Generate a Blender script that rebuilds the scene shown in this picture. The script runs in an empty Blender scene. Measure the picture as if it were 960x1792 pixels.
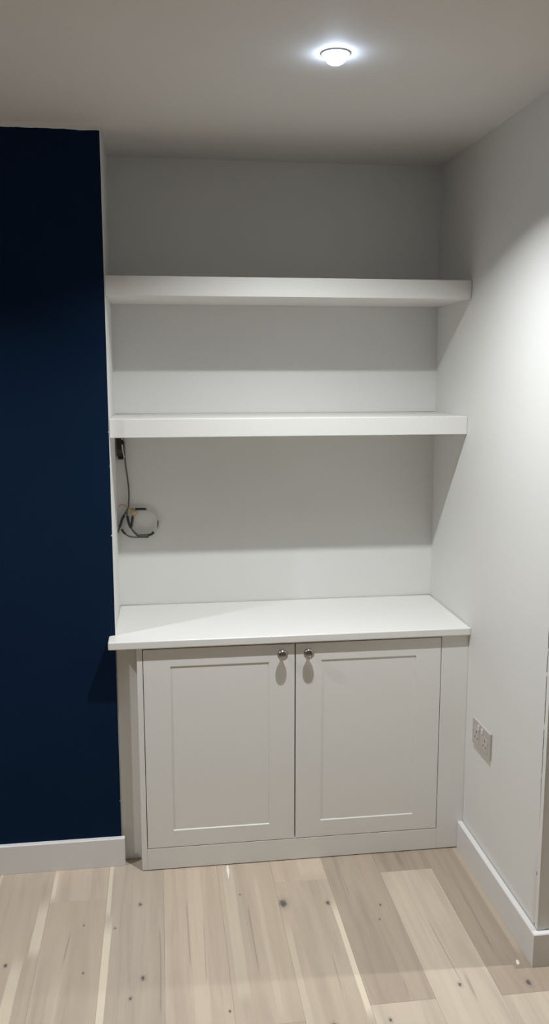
import bpy, bmesh, math, random
from mathutils import Vector, Matrix
random.seed(7)
S = bpy.context.scene
COL = S.collection
# ---------------------------------------------------------------- camera
IW, IH, F = 960.0, 1792.0, 1503.68
CAM = Vector((0.1527, -2.6867, 1.613)); YAW, PITCH, ROLL = -0.1332, -0.1588, -0.0013
_f = Vector((-math.sin(YAW)*math.cos(PITCH), math.cos(YAW)*math.cos(PITCH), math.sin(PITCH)))
_r0 = Vector((math.cos(YAW), math.sin(YAW), 0)); _u0 = _r0.cross(_f)
_r = math.cos(ROLL)*_r0 + math.sin(ROLL)*_u0; _u = -math.sin(ROLL)*_r0 + math.cos(ROLL)*_u0
cd = bpy.data.cameras.new('camera'); cam = bpy.data.objects.new('camera', cd); COL.objects.link(cam)
cd.sensor_fit = 'VERTICAL'; cd.sensor_height = 36.0; cd.lens = F/IH*36.0; cd.clip_start = 0.02
cam.matrix_world = Matrix(((_r.x, _u.x, -_f.x, CAM.x), (_r.y, _u.y, -_f.y, CAM.y), (_r.z, _u.z, -_f.z, CAM.z), (0, 0, 0, 1)))
S.camera = cam
# ---------------------------------------------------------------- world, exposure
w = bpy.data.worlds.new('world'); S.world = w; w.use_nodes = True
w.node_tree.nodes['Background'].inputs[0].default_value = (1, 1, 1, 1)
w.node_tree.nodes['Background'].inputs[1].default_value = 0.0
S.view_settings.view_transform = 'Standard'; S.view_settings.look = 'None'
S.view_settings.exposure = 0.54; S.view_settings.gamma = 1.0; S.view_settings.use_curve_mapping = False
LAMP_W = 9.8                                  # watts of each downlight, all alike
LAMP_COL = (0.965, 1.0, 1.03)
# ---------------------------------------------------------------- dimensions (metres)
W, D, H = 1.156, 0.371, 2.330                 # alcove width, back wall, ceiling
YB = 0.008                                    # front of the chimney breast
YR = -0.645                                   # corner where the right wall turns
XL, XR, YREAR = -2.6, 3.2, -4.3               # room ends
CH0 = -1.5                                    # left side of the chimney breast
YC = -0.0487                                  # cabinet front
ZT, TT = 0.789, 0.0256                        # worktop top and thickness
SK, ST = 0.098, 0.016                         # skirting height, thickness
ROW = ((-1.13, -.640), (.568, -.640), (2.235, -.69))

def ray(x, y): return _f*F + _r*(x-IW/2) + _u*(IH/2-y)
def at_y(x, y, Y): d = ray(x, y); return CAM + d*((Y-CAM.y)/d.y)
# ---------------------------------------------------------------- material helpers
def newmat(name):
    m = bpy.data.materials.new(name); m.use_nodes = True
    nt = m.node_tree; b = nt.nodes['Principled BSDF']; return m, nt, b
def N(nt, t, **kw):
    n = nt.nodes.new(t)
    for k, v in kw.items(): setattr(n, k, v)
    return n
def L(nt, a, b): nt.links.new(a, b)
def math_(nt, op, a, b=None, c=None, clamp=False):
    n = N(nt, 'ShaderNodeMath', operation=op, use_clamp=clamp)
    for i, v in enumerate((a, b, c)):
        if v is None: continue
        if isinstance(v, (int, float)): n.inputs[i].default_value = v
        else: L(nt, v, n.inputs[i])
    return n.outputs[0]
def ramp(nt, v, lo, hi, a=0.0, b=1.0):
    n = N(nt, 'ShaderNodeMapRange', interpolation_type='SMOOTHSTEP')
    L(nt, v, n.inputs[0]); n.inputs[1].default_value = lo; n.inputs[2].default_value = hi
    n.inputs[3].default_value = a; n.inputs[4].default_value = b
    return n.outputs[0]
def mixc(nt, f, a, b, mode='MIX'):
    n = N(nt, 'ShaderNodeMix', data_type='RGBA', blend_type=mode)
    if isinstance(f, (int, float)): n.inputs[0].default_value = f
    else: L(nt, f, n.inputs[0])
    for s, v in ((n.inputs[6], a), (n.inputs[7], b)):
        if isinstance(v, tuple): s.default_value = (*v[:3], 1)
        else: L(nt, v, s)
    return n.outputs[2]
def noise(nt, vec, scale, detail=3, rough=.5, dist=0):
    n = N(nt, 'ShaderNodeTexNoise'); L(nt, vec, n.inputs['Vector'])
    n.inputs['Scale'].default_value = scale; n.inputs['Detail'].default_value = detail
    n.inputs['Roughness'].default_value = rough; n.inputs['Distortion'].default_value = dist
    return n.outputs[0]
def coords(nt): return N(nt, 'ShaderNodeTexCoord').outputs['Object']
def xyz(nt, v):
    n = N(nt, 'ShaderNodeSeparateXYZ'); L(nt, v, n.inputs[0]); return n.outputs
def bump(nt, b, h, strength=.1, dist=.002):
    n = N(nt, 'ShaderNodeBump'); L(nt, h, n.inputs['Height'])
    n.inputs['Strength'].default_value = strength; n.inputs['Distance'].default_value = dist
    L(nt, n.outputs[0], b.inputs['Normal'])
def paint(name, col, rough=.55, var=.03, bscale=220, bs=.12, spec=.5):
    m, nt, b = newmat(name); o = coords(nt)
    n1 = noise(nt, o, 2.3, 3); c2 = tuple(max(0, c*(1-2*var)) for c in col)
    L(nt, mixc(nt, n1, col, c2), b.inputs['Base Color'])
    b.inputs['Roughness'].default_value = rough
    b.inputs['Specular IOR Level'].default_value = spec
    if bs: bump(nt, b, noise(nt, o, bscale, 2), bs, .0006)
    return m
WALLC = (.80, .795, .765)
M = {}
M['wall'] = paint('wall_paint', WALLC, .6)
M['ceiling'] = paint('ceiling_paint', (.82, .805, .775), .7)
M['joinery'] = paint('satin_joinery_paint', (.80, .79, .755), .38, .015, 160, .05)
M['worktop'] = paint('worktop_paint', (.81, .80, .765), .3, .01, 160, .04)
M['shelf'] = paint('shelf_paint', (.80, .79, .755), .45, .02, 160, .06)
M['skirting'] = paint('skirting_gloss', (.79, .775, .76), .35, .015, 120, .05)
M['sealant'] = paint('sealant', (.60, .575, .52), .6, .1, 60, .2)
M['subfloor'] = paint('subfloor', (.36, .29, .22), .8, 0, bs=0)
def simple(name, col, rough=.4, metal=0.0):
    m, nt, b = newmat(name); b.inputs['Base Color'].default_value = (*col, 1)
    b.inputs['Roughness'].default_value = rough; b.inputs['Metallic'].default_value = metal; return m
M['nickel'] = simple('polished_nickel', (.42, .405, .38), .16, 1.0)
M['black_plastic'] = simple('black_plastic', (.012, .013, .013), .35)
M['grey_label'] = simple('grey_label', (.05, .055, .045), .5)
M['white_plastic'] = simple('white_plastic', (.75, .74, .70), .3)
M['cable_grey'] = simple('grey_cable', (.13, .125, .11), .45)
M['cable_pale'] = simple('pale_cable', (.62, .61, .56), .35)
M['tape'] = simple('black_tape', (.03, .03, .03), .45)
M['tape_grey'] = simple('grey_tape', (.22, .21, .20), .4)
M['orange'] = simple('orange_wire', (.50, .27, .14), .45)
M['yellow'] = simple('yellow_tape', (.55, .43, .20), .55)
M['plate'] = simple('socket_plate', (.52, .485, .44), .4)
M['plate_insert'] = simple('socket_insert', (.54, .51, .465), .35)
M['pin_hole'] = simple('pin_hole', (.06, .05, .045), .7)
M['white_paint'] = simple('white_paint_drip', (.88, .87, .84), .4)
m, nt, b = newmat('lamp_lens'); b.inputs['Base Color'].default_value = (.9, .93, 1, 1)
b.inputs['Emission Color'].default_value = (.62, .76, 1, 1); b.inputs['Emission Strength'].default_value = 30.0
M['lens'] = m

def navy():
    m, nt, b = newmat('navy_wall_paint'); o = coords(nt); s = xyz(nt, o)
    n1 = noise(nt, o, 3.0, 4); blue = mixc(nt, n1, (.0046, .0150, .0400), (.0058, .0180, .0470))
    wob = math_(nt, 'MULTIPLY_ADD', noise(nt, o, 14, 3), .010, 2.3125)   # brushed top edge of the blue
    up = ramp(nt, math_(nt, 'SUBTRACT', s[2], wob), -.0006, .0006)
    front = ramp(nt, s[1], YB+.0012, YB+.0020)
    white = math_(nt, 'MAXIMUM', up, front)
    # tiny chips of white along the arris
    chip = math_(nt, 'MULTIPLY', ramp(nt, s[0], -.004, -.001), ramp(nt, noise(nt, o, 38, 2), .70, .74))
    white = math_(nt, 'MAXIMUM', white, chip)
    L(nt, mixc(nt, white, blue, WALLC), b.inputs['Base Color'])
    b.inputs['Roughness'].default_value = .9; b.inputs['Specular IOR Level'].default_value = .06
    bump(nt, b, noise(nt, o, 240, 2), .15, .0006); return m
M['navy'] = navy()

def right_wall():
    # white wall with a broken plaster crack beside the corner bead and a beige filler smear
    m, nt, b = newmat('right_wall_paint'); o = coords(nt); s = xyz(nt, o)
    base = mixc(nt, noise(nt, o, 2.3, 3), WALLC, tuple(c*.95 for c in WALLC))
    z1 = N(nt, 'ShaderNodeCombineXYZ'); L(nt, s[2], z1.inputs[2])
    wig = math_(nt, 'MULTIPLY_ADD', noise(nt, z1.outputs[0], 16, 4), .012, YR+.016)
    d = math_(nt, 'ABSOLUTE', math_(nt, 'SUBTRACT', s[1], wig))
    line = ramp(nt, d, .0015, .0026, 1, 0)
    brk = ramp(nt, noise(nt, z1.outputs[0], 21, 3), .40, .46)
    lo = ramp(nt, s[2], .34, .60, .0, 1)           # only fragments near the floor
    sparse = ramp(nt, noise(nt, z1.outputs[0], 33, 2), .60, .64)
    keep = math_(nt, 'MAXIMUM', math_(nt, 'MULTIPLY', brk, lo), sparse)
    smear = math_(nt, 'MULTIPLY', ramp(nt, s[2], 1.00, 1.03), ramp(nt, s[2], 1.10, 1.13, 1, 0))
    keep = math_(nt, 'MULTIPLY', keep, math_(nt, 'SUBTRACT', 1.0, smear))
    keep = math_(nt, 'MULTIPLY', keep, ramp(nt, s[2], 1.35, 1.5, 1, 0))
    onside = ramp(nt, s[0], W+.001, W+.002, 1, 0)
    line = math_(nt, 'MULTIPLY', math_(nt, 'MULTIPLY', line, keep), onside)
    near = ramp(nt, math_(nt, 'MULTIPLY_ADD', noise(nt, o, 22, 3), .03, s[1]), YR+.040, YR+.062, 1, 0)
    fil = math_(nt, 'MULTIPLY', math_(nt, 'MULTIPLY', near, onside), math_(nt, 'MAXIMUM', smear, ramp(nt, s[2], .20, .36, 1, 0)))
    c = mixc(nt, math_(nt, 'MULTIPLY', fil, .7), base, (.68, .645, .585))
    L(nt, mixc(nt, line, c, (.085, .07, .06)), b.inputs['Base Color'])
    b.inputs['Roughness'].default_value = .6
    bump(nt, b, math_(nt, 'SUBTRACT', noise(nt, o, 220, 2), math_(nt, 'MULTIPLY', line, 3.0)), .12, .0006)
    return m
M['right_wall'] = right_wall()

def wood(name, knots=(), sap=(), cracks=(), seed=0.0):
    """pale oiled oak; plank runs along local Y. knots (x,y,r), sap (x0,x1,y0,y1), cracks (x,y0,y1,lean)"""
    m, nt, b = newmat(name); o = coords(nt)
    info = N(nt, 'ShaderNodeObjectInfo')
    add = N(nt, 'ShaderNodeVectorMath', operation='MULTIPLY_ADD'); rnd = N(nt, 'ShaderNodeCombineXYZ')
    L(nt, info.outputs['Random'], rnd.inputs[0]); L(nt, info.outputs['Random'], rnd.inputs[2])
    L(nt, rnd.outputs[0], add.inputs[0]); add.inputs[1].default_value = (37.1, 11.0, 53.3); L(nt, o, add.inputs[2])
    mp = N(nt, 'ShaderNodeMapping'); L(nt, add.outputs[0], mp.inputs[0]); mp.inputs['Scale'].default_value = (26, 1.6, 1)
    mp2 = N(nt, 'ShaderNodeMapping'); L(nt, add.outputs[0], mp2.inputs[0]); mp2.inputs['Scale'].default_value = (170, 5, 1)
    mp3 = N(nt, 'ShaderNodeMapping'); L(nt, add.outputs[0], mp3.inputs[0]); mp3.inputs['Scale'].default_value = (9, .9, 1)
    g1 = noise(nt, mp.outputs[0], 1.0, 4, .55, .7); g2 = noise(nt, mp2.outputs[0], 1.0, 3, .6); g3 = noise(nt, mp3.outputs[0], 1.0, 3, .5, .4)
    base = info.outputs['Color']
    dark = mixc(nt, 1.0, base, (.87, .855, .84), 'MULTIPLY'); light = mixc(nt, 1.0, base, (1.06, 1.055, 1.04), 'MULTIPLY')
    c = mixc(nt, ramp(nt, g1, .35, .68), light, dark)
    c = mixc(nt, ramp(nt, g3, .35, .65, 0, .55), c, mixc(nt, 1.0, base, (1.06, 1.04, 1.0), 'MULTIPLY'))
    c = mixc(nt, ramp(nt, g2, .50, .72, 0, .18), c, mixc(nt, 1.0, base, (.74, .72, .70), 'MULTIPLY'))
    s = xyz(nt, o)
    for (x0, x1, y0, y1, k) in sap:
        wv = math_(nt, 'MULTIPLY_ADD', g1, .016, -.008); xx = math_(nt, 'ADD', s[0], wv)
        f = math_(nt, 'MULTIPLY', ramp(nt, xx, x0-.0015, x0+.0015), ramp(nt, xx, x1-.0015, x1+.0015, 1, 0))
        f = math_(nt, 'MULTIPLY', f, math_(nt, 'MULTIPLY', ramp(nt, s[1], y0-.005, y0+.06), ramp(nt, s[1], y1-.10, y1+.02, 1, 0)))
        c = mixc(nt, math_(nt, 'MULTIPLY', f, k), c, (.74, .645, .495))
    for (kx, ky, r) in knots:
        v = N(nt, 'ShaderNodeVectorMath', operation='SUBTRACT'); L(nt, o, v.inputs[0]); v.inputs[1].default_value = (kx, ky, 0)
        v2 = N(nt, 'ShaderNodeVectorMath', operation='MULTIPLY'); L(nt, v.outputs[0], v2.inputs[0]); v2.inputs[1].default_value = (1, .62, 0)
        ln = N(nt, 'ShaderNodeVectorMath', operation='LENGTH'); L(nt, v2.outputs[0], ln.inputs[0])
        dd = math_(nt, 'MULTIPLY_ADD', noise(nt, o, 120, 2), r*.9, ln.outputs['Value'])
        c = mixc(nt, ramp(nt, dd, r*1.0, r*2.4, .45, 0), c, (.30, .25, .20))
        c = mixc(nt, ramp(nt, dd, r*.8, r*1.35, .92, 0), c, (.105, .095, .10))
    for (cx, y0, y1, lean, wd) in cracks:
        cen = math_(nt, 'MULTIPLY_ADD', math_(nt, 'SUBTRACT', s[1], y0), lean, cx)
        cen = math_(nt, 'ADD', cen, math_(nt, 'MULTIPLY_ADD', g3, .03, -.015))
        dd = math_(nt, 'ABSOLUTE', math_(nt, 'SUBTRACT', s[0], cen))
        f = math_(nt, 'MULTIPLY', ramp(nt, dd, wd*.4, wd, 1, 0), math_(nt, 'MULTIPLY', ramp(nt, s[1], y0, y0+.06), ramp(nt, s[1], y1-.08, y1, 1, 0)))
        c = mixc(nt, math_(nt, 'MULTIPLY', f, .42), c, (.22, .185, .155))
    L(nt, c, b.inputs['Base Color'])
    b.inputs['Roughness'].default_value = .48; b.inputs['Specular IOR Level'].default_value = .35
    bump(nt, b, g2, .08, .0005)
    return m
WOOD = [wood('oak_plank_a'), wood('oak_plank_b', knots=((.11, .35, .007), (.05, .9, .005))), wood('oak_plank_c', knots=((.06, .62, .006),), cracks=((.09, .4, .9, .02, .003),))]

# ---------------------------------------------------------------- mesh helpers
def link(name, me, mat=None, parent=None, loc=(0, 0, 0)):
    o = bpy.data.objects.new(name, me); COL.objects.link(o)
    if mat is not None:
        for mm in (mat if isinstance(mat, (list, tuple)) else [mat]): me.materials.append(mm)
    if parent: o.parent = parent
    o.location = loc; return o
def from_bm(name, bm, mat, parent=None, smooth=False, loc=(0, 0, 0)):
    bmesh.ops.recalc_face_normals(bm, faces=bm.faces)
    me = bpy.data.meshes.new(name); bm.to_mesh(me); bm.free()
    for p in me.polygons: p.use_smooth = smooth
    return link(name, me, mat, parent, loc)
def bm_box(bm, a, b, bev=0, seg=2):
    r = bmesh.ops.create_cube(bm, size=1); vs = r['verts']
    for v in vs: v.co = Vector([(a[i]+b[i])/2 + v.co[i]*(b[i]-a[i]) for i in range(3)])
    if bev:
        es = list({e for v in vs for e in v.link_edges})
        bmesh.ops.bevel(bm, geom=es, offset=bev, segments=seg, affect='EDGES', profile=.5)
def box(name, a, b, mat, parent=None, bev=0, seg=2):
    bm = bmesh.new(); bm_box(bm, a, b, bev, seg); return from_bm(name, bm, mat, parent)
def prism(name, pts, z0, z1, mat, parent=None, bev=0, seg=2, axis='z'):
    bm = bmesh.new()
    def P(p, h): return (p[0], p[1], h) if axis == 'z' else ((h, p[0], p[1]) if axis == 'x' else (p[0], h, p[1]))
    lo = [bm.verts.new(P(p, z0)) for p in pts]; hi = [bm.verts.new(P(p, z1)) for p in pts]
    n = len(pts); bm.faces.new(lo[::-1]); bm.faces.new(hi)
    for i in range(n): bm.faces.new((lo[i], lo[(i+1) % n], hi[(i+1) % n], hi[i]))
    if bev: bmesh.ops.bevel(bm, geom=list(bm.edges), offset=bev, segments=seg, affect='EDGES', profile=.5)
    return from_bm(name, bm, mat, parent)
def lathe(name, prof, mat, parent=None, loc=(0, 0, 0), axis='z', n=40):
    """prof: (radius, height) pairs; axis 'z' up, '-y' towards the room"""
    bm = bmesh.new(); rings = []
    for r, h in prof:
        ring = []
        for k in range(n):
            t = 2*math.pi*k/n; x, y = r*math.cos(t), r*math.sin(t)
            ring.append(bm.verts.new((x, y, h) if axis == 'z' else (x, -h, y)))
        rings.append(ring)
    for a, b2 in zip(rings, rings[1:]):
        for k in range(n): bm.faces.new((a[k], a[(k+1) % n], b2[(k+1) % n], b2[k]))
    bm.faces.new(rings[0]); bm.faces.new(rings[-1])
    bmesh.ops.remove_doubles(bm, verts=bm.verts, dist=1e-6)
    return from_bm(name, bm, mat, parent, True, loc)
def smooth_path(pts, n=8):
    pts = [Vector(p) for p in pts]; out = []
    P = [2*pts[0]-pts[1]] + pts + [2*pts[-1]-pts[-2]]
    for i in range(1, len(P)-2):
        a, b, c, d = P[i-1:i+3]
        for k in range(n):
            t = k/n
            out.append(.5*((2*b) + (c-a)*t + (2*a-5*b+4*c-d)*t*t + (3*b-a-3*c+d)*t**3))
    out.append(pts[-1]); return out
def tube(name, pts, r, mat, parent=None, n=10, sm=8, loc=(0, 0, 0)):
    path = smooth_path(pts, sm); bm = bmesh.new(); rings = []
    up = Vector((0, 1, 0))
    for i, p in enumerate(path):
        t = (path[min(i+1, len(path)-1)] - path[max(i-1, 0)]).normalized()
        a = t.cross(up)
        if a.length < 1e-4: a = t.cross(Vector((1, 0, 0)))
        a.normalize(); b = t.cross(a)
        rings.append([bm.verts.new(p - Vector(loc) + r*(math.cos(2*math.pi*k/n)*a + math.sin(2*math.pi*k/n)*b)) for k in range(n)])
    for q0, q1 in zip(rings, rings[1:]):
        for k in range(n): bm.faces.new((q0[k], q0[(k+1) % n], q1[(k+1) % n], q1[k]))
    bm.faces.new(rings[0]); bm.faces.new(rings[-1])
    return from_bm(name, bm, mat, parent, True, loc)
def struct(o, label, cat='wall'):
    o['kind'] = 'structure'; o['label'] = label; o['category'] = cat; return o
def thing(name, label, cat, loc=(0, 0, 0), group=None):
    o = bpy.data.objects.new(name, None); COL.objects.link(o); o.location = loc; o.empty_display_size = .05
    o['label'] = label; o['category'] = cat
    if group: o['group'] = group
    return o
def tag(o, label, cat, group=None):
    o['label'] = label; o['category'] = cat
    if group: o['group'] = group
    return o

# ---------------------------------------------------------------- room shell
TH = .12
struct(box('wall_back', (CH0-.0, D, 0), (W, D+TH, H), M['wall']), 'white painted back wall of the shelved alcove')
struct(box('wall_chimney_breast', (CH0, YB, 0), (0, D+TH-.001, H), M['navy']), 'navy blue chimney breast wall beside the white alcove')
struct(box('wall_right', (W, YR, 0), (XR, D+TH, H), M['right_wall']), 'white right wall of the alcove with cracked plaster at its corner')
struct(box('wall_side_recess', (XL, D, 0), (CH0, D+TH, H), M['wall']), 'white wall beyond the navy chimney breast')
struct(box('wall_left', (XL-TH, YREAR-TH, 0), (XL, D+TH, H), M['wall']), 'white side wall of the room')
struct(box('wall_far_right', (XR, YREAR-TH, 0), (XR+TH, D+TH, H), M['wall']), 'white far side wall of the room')
struct(box('wall_rear', (XL, YREAR-TH, 0), (XR, YREAR, H), M['wall']), 'white rear wall of the room')
struct(box('ceiling', (XL-TH, YREAR-TH, H), (XR+TH, D+TH, H+.1), M['ceiling']), 'plain white plastered ceiling', 'ceiling')
# corner bead: a thin folded plaster strip over the outer corner of the right wall
bead = prism('trim_1', [(W-.0014, YR+.015), (W-.0022, YR+.002), (W-.0022, YR-.0022), (W+.004, YR-.0022), (W+.022, YR-.0012), (W+.022, YR-.0002), (W-.0002, YR-.0002), (W-.0002, YR+.015)], SK+.002, H-.001, M['wall'])
struct(bead, 'thin white corner bead at the turn of the right wall', 'trim')
# ---------------------------------------------------------------- floor of oak planks
floor = struct(box('floor', (XL-TH, YREAR-TH, -.10), (XR+TH, D+TH, -.0145), M['subfloor']), 'pale oiled oak plank floor', 'floor')
PW, X0 = .1755, -.0400
TONE = {'mid': (.62, .515, .405), 'light': (.70, .595, .475), 'dark': (.50, .405, .315), 'dk2': (.545, .445, .35), 'pink': (.66, .54, .43), 'grey': (.58, .495, .405)}
def plank(row, y0, y1, tone, mat):
    x0 = X0 + row*PW; g = .00012
    xa, xb = max(x0, XL), min(x0+PW, XR)
    bm = bmesh.new(); bm_box(bm, (g, g, -.014), (xb-xa-g, y1-y0-g, 0), .0004, 1)
    o = from_bm('plank', bm, mat, floor, False, (xa, y0, 0)); c = tuple(.81*t for t in TONE[tone])
    o.color = (*c, 1); return o
# the boards in view: row -> list of (y0, y1, tone, knots, sap, cracks) in world coordinates
seen = {
 -2: [(-1.35, D, 'mid', [(-.30, -.46, .006)], [(-.391, -.380, -1.2, .2, .5), (-.243, -.210, -.45, -.15, .7), (-.285, -.255, -1.2, -.42, .6)], []), (-3.1, -1.35, 'light', [], [], [])],
 -1: [(-.185, D, 'pink', [], [(-.2155, -.203, -.19, .02, .9), (-.2155, -.1955, -.19, .02, .25)], []),
      (-1.95, -.185, 'mid', [(-.085, -.52, .0035), (-.10, -.31, .0035)], [(-.17, -.145, -1.9, -.5, .25)], [(-.145, -.50, -.30, .03, .003)])],
 0: [(-1.05, D, 'grey', [(.063, -.229, .0065), (.077, -.561, .0075), (.046, -.635, .0055), (-.008, -.335, .0035)], [(-.042, -.020, -1.1, -.28, .95), (-.046, -.028, -.3, .2, .75)], [(.124, -.72, -.33, -.01, .003)]),
     (-2.6, -1.05, 'mid', [], [], [])],
 1: [(-1.45, D, 'pink', [(.30, -.715, .004)], [(.21, .25, -1.2, .0, .2)], [(.205, -.55, -.20, .0, .0025), (.250, -.62, -.30, .0, .002)]), (-3.0, -1.45, 'light', [], [], [])],
 2: [(-.775, D, 'mid', [(.372, -.22, .003)], [(.325, .36, -.7, .0, .3), (.42, .435, -.77, -.1, .22)], [(.39, -.60, -.25, .0, .0025)]), (-2.2, -.775, 'dk2', [(.44, -.86, .007)], [], [])],
 3: [(-.173, D, 'pink', [], [(.575, .655, -.17, .1, .3)], []), (-1.4, -.173, 'mid', [(.500, -.283, .0165), (.637, -.299, .008), (.555, -.80, .009)], [(.487, .507, -1.3, -.36, .35), (.6445, .675, -.80, -.275, 1.0)], [(.60, -.70, -.50, .02, .0025)])],
 4: [(-.742, D, 'dk2', [(.795, -.33, .0045), (.775, -.40, .0035)], [], [(.77, -.742, -.62, .02, .0035), (.715, -.30, -.12, .0, .002)]), (-2.0, -.742, 'light', [(.70, -.80, .0055)], [(.66, .672, -.82, -.74, .5)], [])],
 5: [(-.160, D, 'dark', [], [], [(.92, -.16, .0, .0, .01)]), (-1.55, -.160, 'light', [(.9175, -.70, .006)], [(.838, .90, -1.5, -.16, .22)], [(.925, -.72, -.40, -.03, .0028), (.940, -.78, -.62, .02, .006)])],
 6: [(-.754, D, 'dark', [(1.103, -.718, .010)], [(1.120, 1.150, -.62, .0, .28)], [(1.06, -.60, -.25, .02, .004)]), (-2.3, -.754, 'light', [(1.12, -.86, .004)], [], [])],
}
for row, items in seen.items():
    for k, (y0, y1, tone, kn, sp, cr) in enumerate(items):
        x0 = X0 + row*PW
        mt = wood('oak_plank_board', [(x-x0, y-y0, r) for x, y, r in kn], [(a-x0, b2-x0, c-y0, d-y0, s) for a, b2, c, d, s in sp], [(a-x0, c-y0, d-y0, l, wd) for a, c, d, l, wd in cr]) if (kn or sp or cr) else WOOD[0]
        plank(row, y0, y1, tone, mt)
tones = list(TONE)
r_first, r_last = math.floor((XL-X0)/PW), math.ceil((XR-X0)/PW)
for row in range(r_first, r_last):
    if X0+row*PW+PW < XL+.01 or X0+row*PW > XR-.01: continue
    y = min((it[0] for it in seen[row]), default=D) if row in seen else D
    first = row not in seen
    while y > YREAR+.02:
        ln = random.uniform(.5, 1.9) if first else random.uniform(1.3, 2.0)
        first = False
        y2 = max(YREAR, y-ln)
        if y2-YREAR < .25: y2 = YREAR
        plank(row, y2, y, random.choice(tones), random.choice(WOOD)); y = y2
# ---------------------------------------------------------------- skirting boards (flat with eased top edge)
def skirt_prof(t=ST, h=SK): return [(0, 0), (t, 0), (t, h-.0025), (t-.0025, h), (0, h)]
def skirt_x(name, x0, x1, yface, label):           # runs along X, faces -Y
    o = prism(name, [(yface-p[0], p[1]+.0006) for p in skirt_prof()], x0, x1, M['skirting'], axis='x'); return struct(o, label, 'skirting')
skirt_x('baseboard_left', CH0, .0105, YB-.0002, 'white skirting board along the foot of the navy wall')
# right skirting with mitred turn round the outer corner
bm = bmesh.new()
def ring(p0, nx, ny):
    return [bm.verts.new((p0[0]+p[0]*nx, p0[1]+p[0]*ny, p[1]+.0006)) for p in skirt_prof()]
xf, yf = W-.0024, YR-.0024
ra = ring((xf, YC-.001), -1, 0); rb = ring((xf, yf), -1, -1)
for i in range(5): bm.faces.new((ra[i], ra[(i+1) % 5], rb[(i+1) % 5], rb[i]))
bm.faces.new(ra); bm.faces.new(rb)
struct(from_bm('baseboard_right', bm, M['skirting']), 'white skirting board along the right wall in front of the cabinet', 'skirting')
bm = bmesh.new()
ra = ring((xf, yf), -1, -1); rb = ring((XR-.001, yf), 0, -1)
for i in range(5): bm.faces.new((ra[i], ra[(i+1) % 5], rb[(i+1) % 5], rb[i]))
bm.faces.new(ra); bm.faces.new(rb)
struct(from_bm('baseboard_return', bm, M['skirting']), 'white skirting board turning away round the outer wall corner', 'skirting')

# ---------------------------------------------------------------- fitted cabinet
XC0, XD0, XG, XD1 = .0667, .0868, .5735, 1.0616
ZD0, ZD1 = .0784, .7547
cab = thing('alcove_cabinet', 'white fitted two-door cupboard built into the alcove under the worktop', 'cabinet', (.6, YC, 0))
def cbox(name, a, b, mat=M['joinery'], bev=.0012, parent=None):
    o = box(name, a, b, mat, None, bev, 2); p = parent or cab; o.parent = p
    wl = p.location if p is cab else p.location + cab.location
    for v in o.data.vertices: v.co -= wl
    return o
ZU = ZT-TT-.0008                                     # underside of worktop
GAP = .0022
cbox('side_panel', (XC0, YC+.0185, .0008), (XC0+.018, D-.012, ZU))
cbox('side_panel', (XD1+.03, YC+.0185, .0008), (XD1+.048, D-.012, ZU))
cbox('base_panel', (XC0+.0185, YC+.03, ZD0-.02), (XD1+.0295, D-.012, ZD0-.003))
cbox('back_panel', (XC0+.0185, D-.0115, ZD0), (XD1+.0295, D-.006, ZU))
cbox('stile', (XC0, YC, .0022), (XD0-GAP, YC+.018, ZU), bev=.0015)
cbox('stile', (XD1+GAP, YC, .0030), (W-.0003, YC+.018, ZU), bev=.0010)
cbox('plinth_rail', (XD0-GAP+.0002, YC, .0026), (XD1+GAP-.0002, YC+.018, ZD0-GAP), bev=.0010)
cbox('top_rail', (XD0-GAP+.0002, YC+.002, ZD1+GAP), (XD1+GAP-.0002, YC+.018, ZU), bev=.0006)
f = cbox('scribe_filler', (.0010, .031, .0008), (XC0-.0006, .049, ZU), bev=.001); f['label'] = 'narrow recessed filler strip beside the navy wall'
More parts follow.
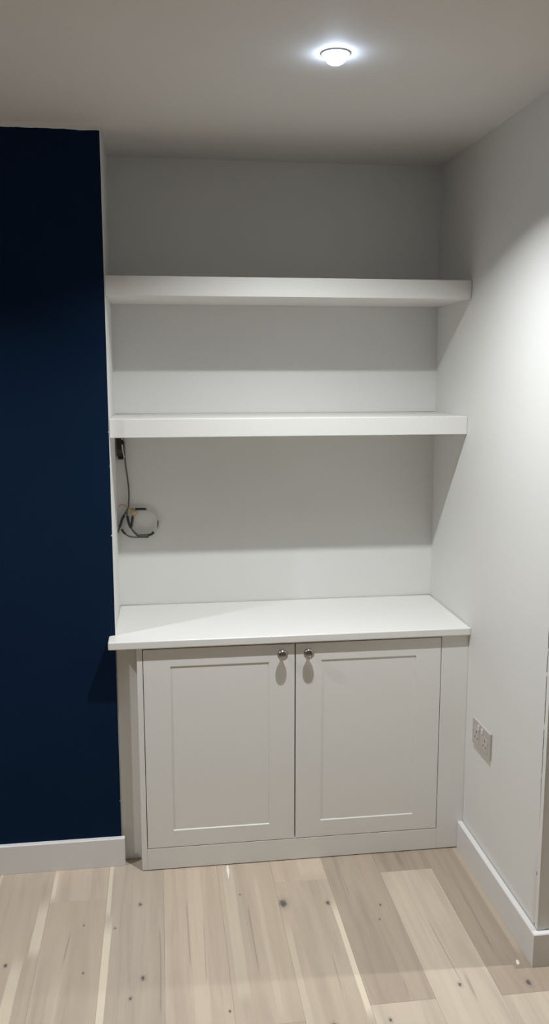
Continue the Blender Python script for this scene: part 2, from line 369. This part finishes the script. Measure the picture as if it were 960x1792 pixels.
def door(x0, x1, knob_x):
    st, rl, dep, ch, t = .0845, .0572, .0031, .0030, .018; sc = .0005
    lo = Vector((x0, YC, ZD0))
    bm = bmesh.new()
    def quad(*p): bm.faces.new([bm.verts.new(q) for q in p])
    wd, ht = x1-x0, ZD1-ZD0
    o_ = [(0, 0), (wd, 0), (wd, ht), (0, ht)]
    i_ = [(st, rl), (wd-st, rl), (wd-st, ht-rl), (st, ht-rl)]
    j_ = [(st+sc, rl+ch), (wd-st-sc, rl+ch), (wd-st-sc, ht-rl-ch), (st+sc, ht-rl-ch)]
    for k in range(4):
        n = (k+1) % 4
        quad((*[o_[k][0]], 0, o_[k][1]), (o_[n][0], 0, o_[n][1]), (i_[n][0], 0, i_[n][1]), (i_[k][0], 0, i_[k][1]))
        quad((i_[k][0], 0, i_[k][1]), (i_[n][0], 0, i_[n][1]), (j_[n][0], dep, j_[n][1]), (j_[k][0], dep, j_[k][1]))
        quad((j_[k][0], dep, j_[k][1]), (j_[n][0], dep, j_[n][1]), (j_[n][0], t, j_[n][1]), (j_[k][0], t, j_[k][1]))
        quad((o_[k][0], 0, o_[k][1]), (o_[k][0], t, o_[k][1]), (o_[n][0], t, o_[n][1]), (o_[n][0], 0, o_[n][1]))
        quad((o_[k][0], t, o_[k][1]), (j_[k][0], t, j_[k][1]), (j_[n][0], t, j_[n][1]), (o_[n][0], t, o_[n][1]))
    bmesh.ops.remove_doubles(bm, verts=bm.verts, dist=1e-6)
    outer = [e for e in bm.edges if all(abs(v.co.y) < 1e-6 for v in e.verts) and (all(abs(v.co.x) < 1e-6 for v in e.verts) or all(abs(v.co.x-wd) < 1e-6 for v in e.verts) or all(abs(v.co.z) < 1e-6 for v in e.verts) or all(abs(v.co.z-ht) < 1e-6 for v in e.verts))]
    bmesh.ops.bevel(bm, geom=outer, offset=.0012, segments=2, affect='EDGES', profile=.5)
    d = from_bm('door', bm, M['joinery'], cab); d.location = lo - cab.location
    p = box('panel', (st+sc+.0001, dep, rl+ch+.0001), (wd-st-sc-.0001, dep+.009, ht-rl-ch-.0001), M['joinery'], d)
    kn = lathe('knob', [(.0, 0), (.0085, 0), (.0095, .0012), (.0088, .003), (.0060, .0045), (.0052, .008), (.0056, .012), (.0090, .0155), (.0140, .0190), (.0170, .0235), (.0176, .0275), (.0165, .0312), (.0130, .0342), (.0080, .0356), (.0, .0362)], M['nickel'], d, (knob_x-x0, -.0002, .7275-ZD0), '-y')
    kn['label'] = 'round polished nickel knob'
    return d
door(XD0, XG-.0018, .5285); door(XG+.0018, XD1, .6135)
# ---------------------------------------------------------------- worktop
YW = -.0665
wt = prism('worktop', [(-.0195, YW), (W-.0006, YW), (W-.0006, D-.0006), (.0006, D-.0006), (.0006, YB-.0012), (-.0195, YB-.0012)], ZT-TT, ZT, M['worktop'], None, .0035, 3)
tag(wt, 'thick white painted worktop with rounded front edge on the fitted cupboard', 'worktop')
def sealant(name, p0, p1, parent, r=.0032):
    return tube(name, [p0, tuple((Vector(p0)+Vector(p1))/2), p1], r, M['sealant'], parent, 8, 4)
s = sealant('sealant_bead', (.004, D-.002, ZT+.0004), (W-.004, D-.002, ZT+.0004), wt, .0030); s['label'] = 'greyish line of filler along the back edge'
sealant('sealant_bead', (W-.002, D-.004, ZT+.0002), (W-.002, YW+.02, ZT+.0002), wt, .0022)
# ---------------------------------------------------------------- floating shelves
def shelf(z0, z1, label):
    YS = .0340
    root = thing('floating_shelf', label, 'shelf', (W/2, D-.001, z0), 'floating shelves in the alcove')
    def p(name, a, b, bev):
        o = box(name, a, b, M['shelf'], None, bev, 2); o.parent = root
        for v in o.data.vertices: v.co -= root.location
        return o
    p('bottom_board', (.0008, YS+.0182, z0), (W-.0008, D-.0008, z0+.009), .0006)
    p('top_board', (.0008, YS+.0182, z1-.009), (W-.0008, D-.0008, z1), .0006)
    p('front_board', (.0008, YS, z0), (W-.0008, YS+.018, z1), .0016)
    p('batten', (.002, D-.04, z0+.0095), (W-.002, D-.001, z1-.0095), .0006)
    bd = tube('sealant_bead', [(.004, D-.002, z1+.0002), (W/2, D-.002, z1+.0006), (W-.004, D-.002, z1+.0002)], .0026, M['sealant'], root, 8, 4)
    for v in bd.data.vertices: v.co -= root.location
    return root
shelf(1.8507, 1.9095, 'thick white floating shelf nearest the ceiling')
shelf(1.4178, 1.4762, 'thick white floating shelf between the cables and the upper shelf')

# ---------------------------------------------------------------- double socket on the right wall
sx, sz = -.1305, .4237
sock = thing('double_socket', 'pale grey double power socket plate on the right wall', 'socket', (W, sx-.073, sz))
def sbox(name, u0, u1, v0, v1, t0, t1, mat, bev=.0006, parent=sock):      # u along the wall towards the room, v up, t proud of wall
    o = box(name, (-t1, -(u1-.073), v0), (-t0, -(u0-.073), v1), mat, parent, bev, 2); return o
sbox('face_plate', 0, .146, 0, .086, .0003, .0085, M['plate'], .0022)
for u in (.0375, .1085):
    ins = sbox('outlet', u-.0235, u+.0235, .012, .060, .0086, .0096, M['plate_insert'], .0004)
    sbox('pin_hole', u-.002, u+.002, .044, .052, .0097, .0099, M['pin_hole'], 0, ins)
    sbox('pin_hole', u-.0145, u-.008, .027, .031, .0097, .0099, M['pin_hole'], 0, ins)
    sbox('pin_hole', u+.008, u+.0145, .027, .031, .0097, .0099, M['pin_hole'], 0, ins)
for u in (.058, .088):
    sbox('rocker_switch', u-.0055, u+.0055, .062, .079, .0086, .0118, M['white_plastic'], .001)
for u in (.0125, .1335):
    o = lathe('screw', [(0, 0), (.0033, 0), (.0033, .0006), (.002, .0011), (0, .0011)], M['nickel'], sock, (0, 0, 0), 'z', 16)
    o.rotation_euler = (0, -math.pi/2, 0); o.location = (-.0086, -(u-.073), .043)

# ---------------------------------------------------------------- loose cables in the alcove
yc_ = D-.006
def z3(x, y, off=0.0): return tuple(at_y(180+x/6.4, 740+y/6.4, yc_-off))       # from the close look at the connector
def z6(x, y, off=0.0): return tuple(at_y(190+x/8.727, 870+y/8.727, yc_-off))   # from the close look at the coil
c0 = at_y(211, 788, D)
conn = thing('cable_connector', 'black oblong cable connector on the alcove wall under the shelf', 'connector', (c0.x, D, 1.3185))
def kbox(name, a, b, mat, bev=.0012):
    return box(name, (a[0], a[1]-.0004, a[2]), (b[0], b[1]-.0004, b[2]), mat, conn, bev, 2)
xo = max(.0015-c0.x, -.0125)
kbox('body', (xo, -.016, .012), (xo+.0235, 0, .097), M['black_plastic'], .002)
kbox('label_band', (xo-.0002, -.0166, .023), (xo+.0180, -.0162, .037), M['grey_label'], .0001)
kbox('strain_relief', (xo+.003, -.013, .001), (xo+.0215, -.001, .0118), M['black_plastic'], .002)
for k in range(3): kbox('rib', (xo+.002, -.0142, .0022+.0032*k), (xo+.0225, -.0131, .0036+.0032*k), M['black_plastic'], .0003)
o = lathe('screw', [(0, 0), (.0030, 0), (.0030, .001), (.0018, .0018), (0, .0018)], M['white_plastic'], conn, (xo+.0190, -.0166, .073), '-y', 16)
coil = thing('cable_coil', 'tangled coil of grey and taped cables hanging at the alcove wall', 'cable', tuple(at_y(240, 912, yc_)))
def ct(name, pts, r, mat):
    o = tube(name, pts, r*1.3, mat, coil, 10, 8, tuple(coil.location)); o.location = (0, 0, 0); return o
ct('drop_cable', [z3(236, 205, .013), z3(240, 300, .011), z3(252, 460, .006), z3(275, 620, .004), z3(289, 740, .004), z3(291, 850, .004), z6(300, 160, .006)], .0022, M['cable_grey'])
pale = ct('white_core', [z3(214, 245, .018), z3(222, 310, .013), z3(240, 390, .010)], .0018, M['cable_pale'])
ct('cable_loop', [z6(340, 175, .006), z6(390, 182, .006), z6(480, 182, .006), z6(565, 180, .006), z6(645, 212, .005), z6(715, 275, .004), z6(753, 355, .004), z6(752, 450, .005), z6(718, 520, .007), z6(645, 572, .008), z6(560, 590, .008), z6(475, 588, .007), z6(420, 545, .006), z6(370, 495, .005), z6(335, 440, .005)], .0020, M['cable_pale'])
ct('cable_loop', [z6(640, 208, .010), z6(700, 250, .009), z6(742, 310, .009), z6(765, 400, .009), z6(735, 500, .011), z6(660, 545, .012), z6(560, 560, .012), z6(470, 556, .011), z6(395, 510, .009), z6(340, 455, .009)], .0013, M['cable_pale'])
ct('cable_strand', [z6(292, 160, .010), z6(280, 270, .010), z6(305, 390, .010), z6(340, 470, .011), z6(400, 550, .012), z6(470, 600, .013), z6(610, 608, .013)], .0022, M['cable_grey'])
ct('cable_strand', [z6(385, 215, .008), z6(368, 290, .009), z6(356, 380, .009), z6(342, 462, .010)], .0022, M['cable_grey'])
ct('cable_strand', [z6(285, 190, .008), z6(240, 270, .007), z6(195, 365, .006), z6(165, 470, .004), z6(142, 540, .004)], .0022, M['cable_grey'])
ct('cable_strand', [z6(195, 488, .006), z6(240, 550, .007), z6(300, 592, .009), z6(370, 610, .013), z6(480, 612, .017), z6(612, 612, .017)], .0020, M['cable_grey'])
ct('orange_wire', [z6(158, 152, .006), z6(188, 118, .007), z6(240, 120, .009), z6(290, 155, .012), z6(345, 172, .012), z6(395, 186, .011)], .0014, M['orange'])
ct('tape_wrap', [z6(405, 183, .006), z6(480, 182, .006), z6(560, 181, .006), z6(572, 176, .006)], .0034, M['tape'])
ct('tape_wrap', [z6(575, 586, .009), z6(645, 566, .010), z6(690, 535, .009)], .0040, M['tape'])
ct('tape_wrap', [z6(470, 592, .010), z6(530, 594, .011), z6(600, 590, .011)], .0048, M['tape_grey'])
ct('tape_wrap', [z6(757, 355, .006), z6(756, 420, .006), z6(750, 475, .007)], .0026, M['tape'])
ct('tape_wrap', [z6(238, 275, .007), z6(205, 345, .006), z6(185, 410, .005), z6(170, 455, .004)], .0032, M['tape'])
ct('tape_wrap', [z6(284, 290, .011), z6(305, 385, .011), z6(338, 468, .012)], .0036, M['tape'])
ct('tape_wrap', [z6(366, 295, .010), z6(356, 380, .010), z6(344, 455, .012)], .0034, M['tape'])
ct('tape_wrap', [z6(198, 492, .007), z6(225, 532, .007), z6(250, 560, .008)], .0028, M['tape'])
# small yellow tape flag gathering the wires
bm = bmesh.new(); pA = [z6(330, 185, .016), z6(385, 190, .020), z6(440, 235, .018), z6(415, 285, .016), z6(360, 280, .014), z6(325, 235, .014)]
fr = [bm.verts.new(Vector(p)-coil.location) for p in pA]; bk = [bm.verts.new(Vector(p)-coil.location+Vector((0, .010, 0))) for p in pA]
bm.faces.new(fr); bm.faces.new(bk[::-1])
for i in range(6): bm.faces.new((fr[i], bk[i], bk[(i+1) % 6], fr[(i+1) % 6]))
bmesh.ops.bevel(bm, geom=list(bm.edges), offset=.0016, segments=2, affect='EDGES')
o = from_bm('yellow_tape', bm, M['yellow'], coil, True); o['label'] = 'yellow tape gathering the wires'

# ---------------------------------------------------------------- paint drips on the floor
def drip(pts, label, h=.0012):
    bm = bmesh.new(); cx = sum(p[0] for p in pts)/len(pts); cy = sum(p[1] for p in pts)/len(pts)
    lo = [bm.verts.new((p[0]-cx, p[1]-cy, .0002)) for p in pts]; hi = [bm.verts.new(((p[0]-cx)*.8, (p[1]-cy)*.9, h)) for p in pts]
    bm.faces.new(lo[::-1]); bm.faces.new(hi)
    for i in range(len(pts)): bm.faces.new((lo[i], lo[(i+1) % len(pts)], hi[(i+1) % len(pts)], hi[i]))
    tag(from_bm('paint_drip', bm, M['white_paint'], None, False, (cx, cy, 0)), label, 'paint')
def at_floor(x, y): d = ray(x, y); p = CAM + d*(-CAM.z/d.z); return (p.x, p.y)
drip([at_floor(*p) for p in ((396, 1515), (399, 1514), (401, 1522), (401, 1530), (399.5, 1540), (398, 1532), (396, 1524))], 'long white paint drip on the floor before the cupboard')
drip([at_floor(*p) for p in ((903, 1679), (907, 1681), (909, 1687), (905, 1689), (902, 1684))], 'small white paint fleck on the floor by the corner skirting')

# ---------------------------------------------------------------- recessed downlights
def downlight(x, y, watts, label, side=None):      # side: lamp stands out of the picture on that side
    end = '_offscreen' if side else ''
    r = thing('ceiling_downlight'+end, label, 'downlight', (x, y, H), 'ceiling downlights')
    lathe('bezel', [(.0255, 0), (.0335, 0), (.0340, -.0010), (.0330, -.0022), (.0268, -.0026), (.0255, -.002), (.0255, 0)], M['white_plastic'], r, (0, 0, -.0003))
    lathe('lens'+end, [(.0, -.001), (.0245, -.001), (.0250, -.005), (.0242, -.010), (.0222, -.0145), (.0185, -.0190), (.0130, -.0222), (.0065, -.0240), (0, -.0245)], M['lens'], r)
    ld = bpy.data.lights.new('downlight_'+side+end if side else 'downlight_beam', 'AREA'); ld.shape = 'DISK'; ld.size = .040; ld.energy = watts; ld.color = LAMP_COL; ld.spread = math.radians(130)
    lo = bpy.data.objects.new(ld.name, ld); COL.objects.link(lo); lo.parent = r; lo.location = (0, 0, -.0255)
    return r
for i, (x, y) in enumerate(ROW):
    downlight(x, y, LAMP_W, ('round ceiling downlight in front of the navy chimney breast', 'glowing round ceiling downlight in front of the alcove', 'round ceiling downlight beyond the outer wall corner')[i], ('left', None, 'right')[i])
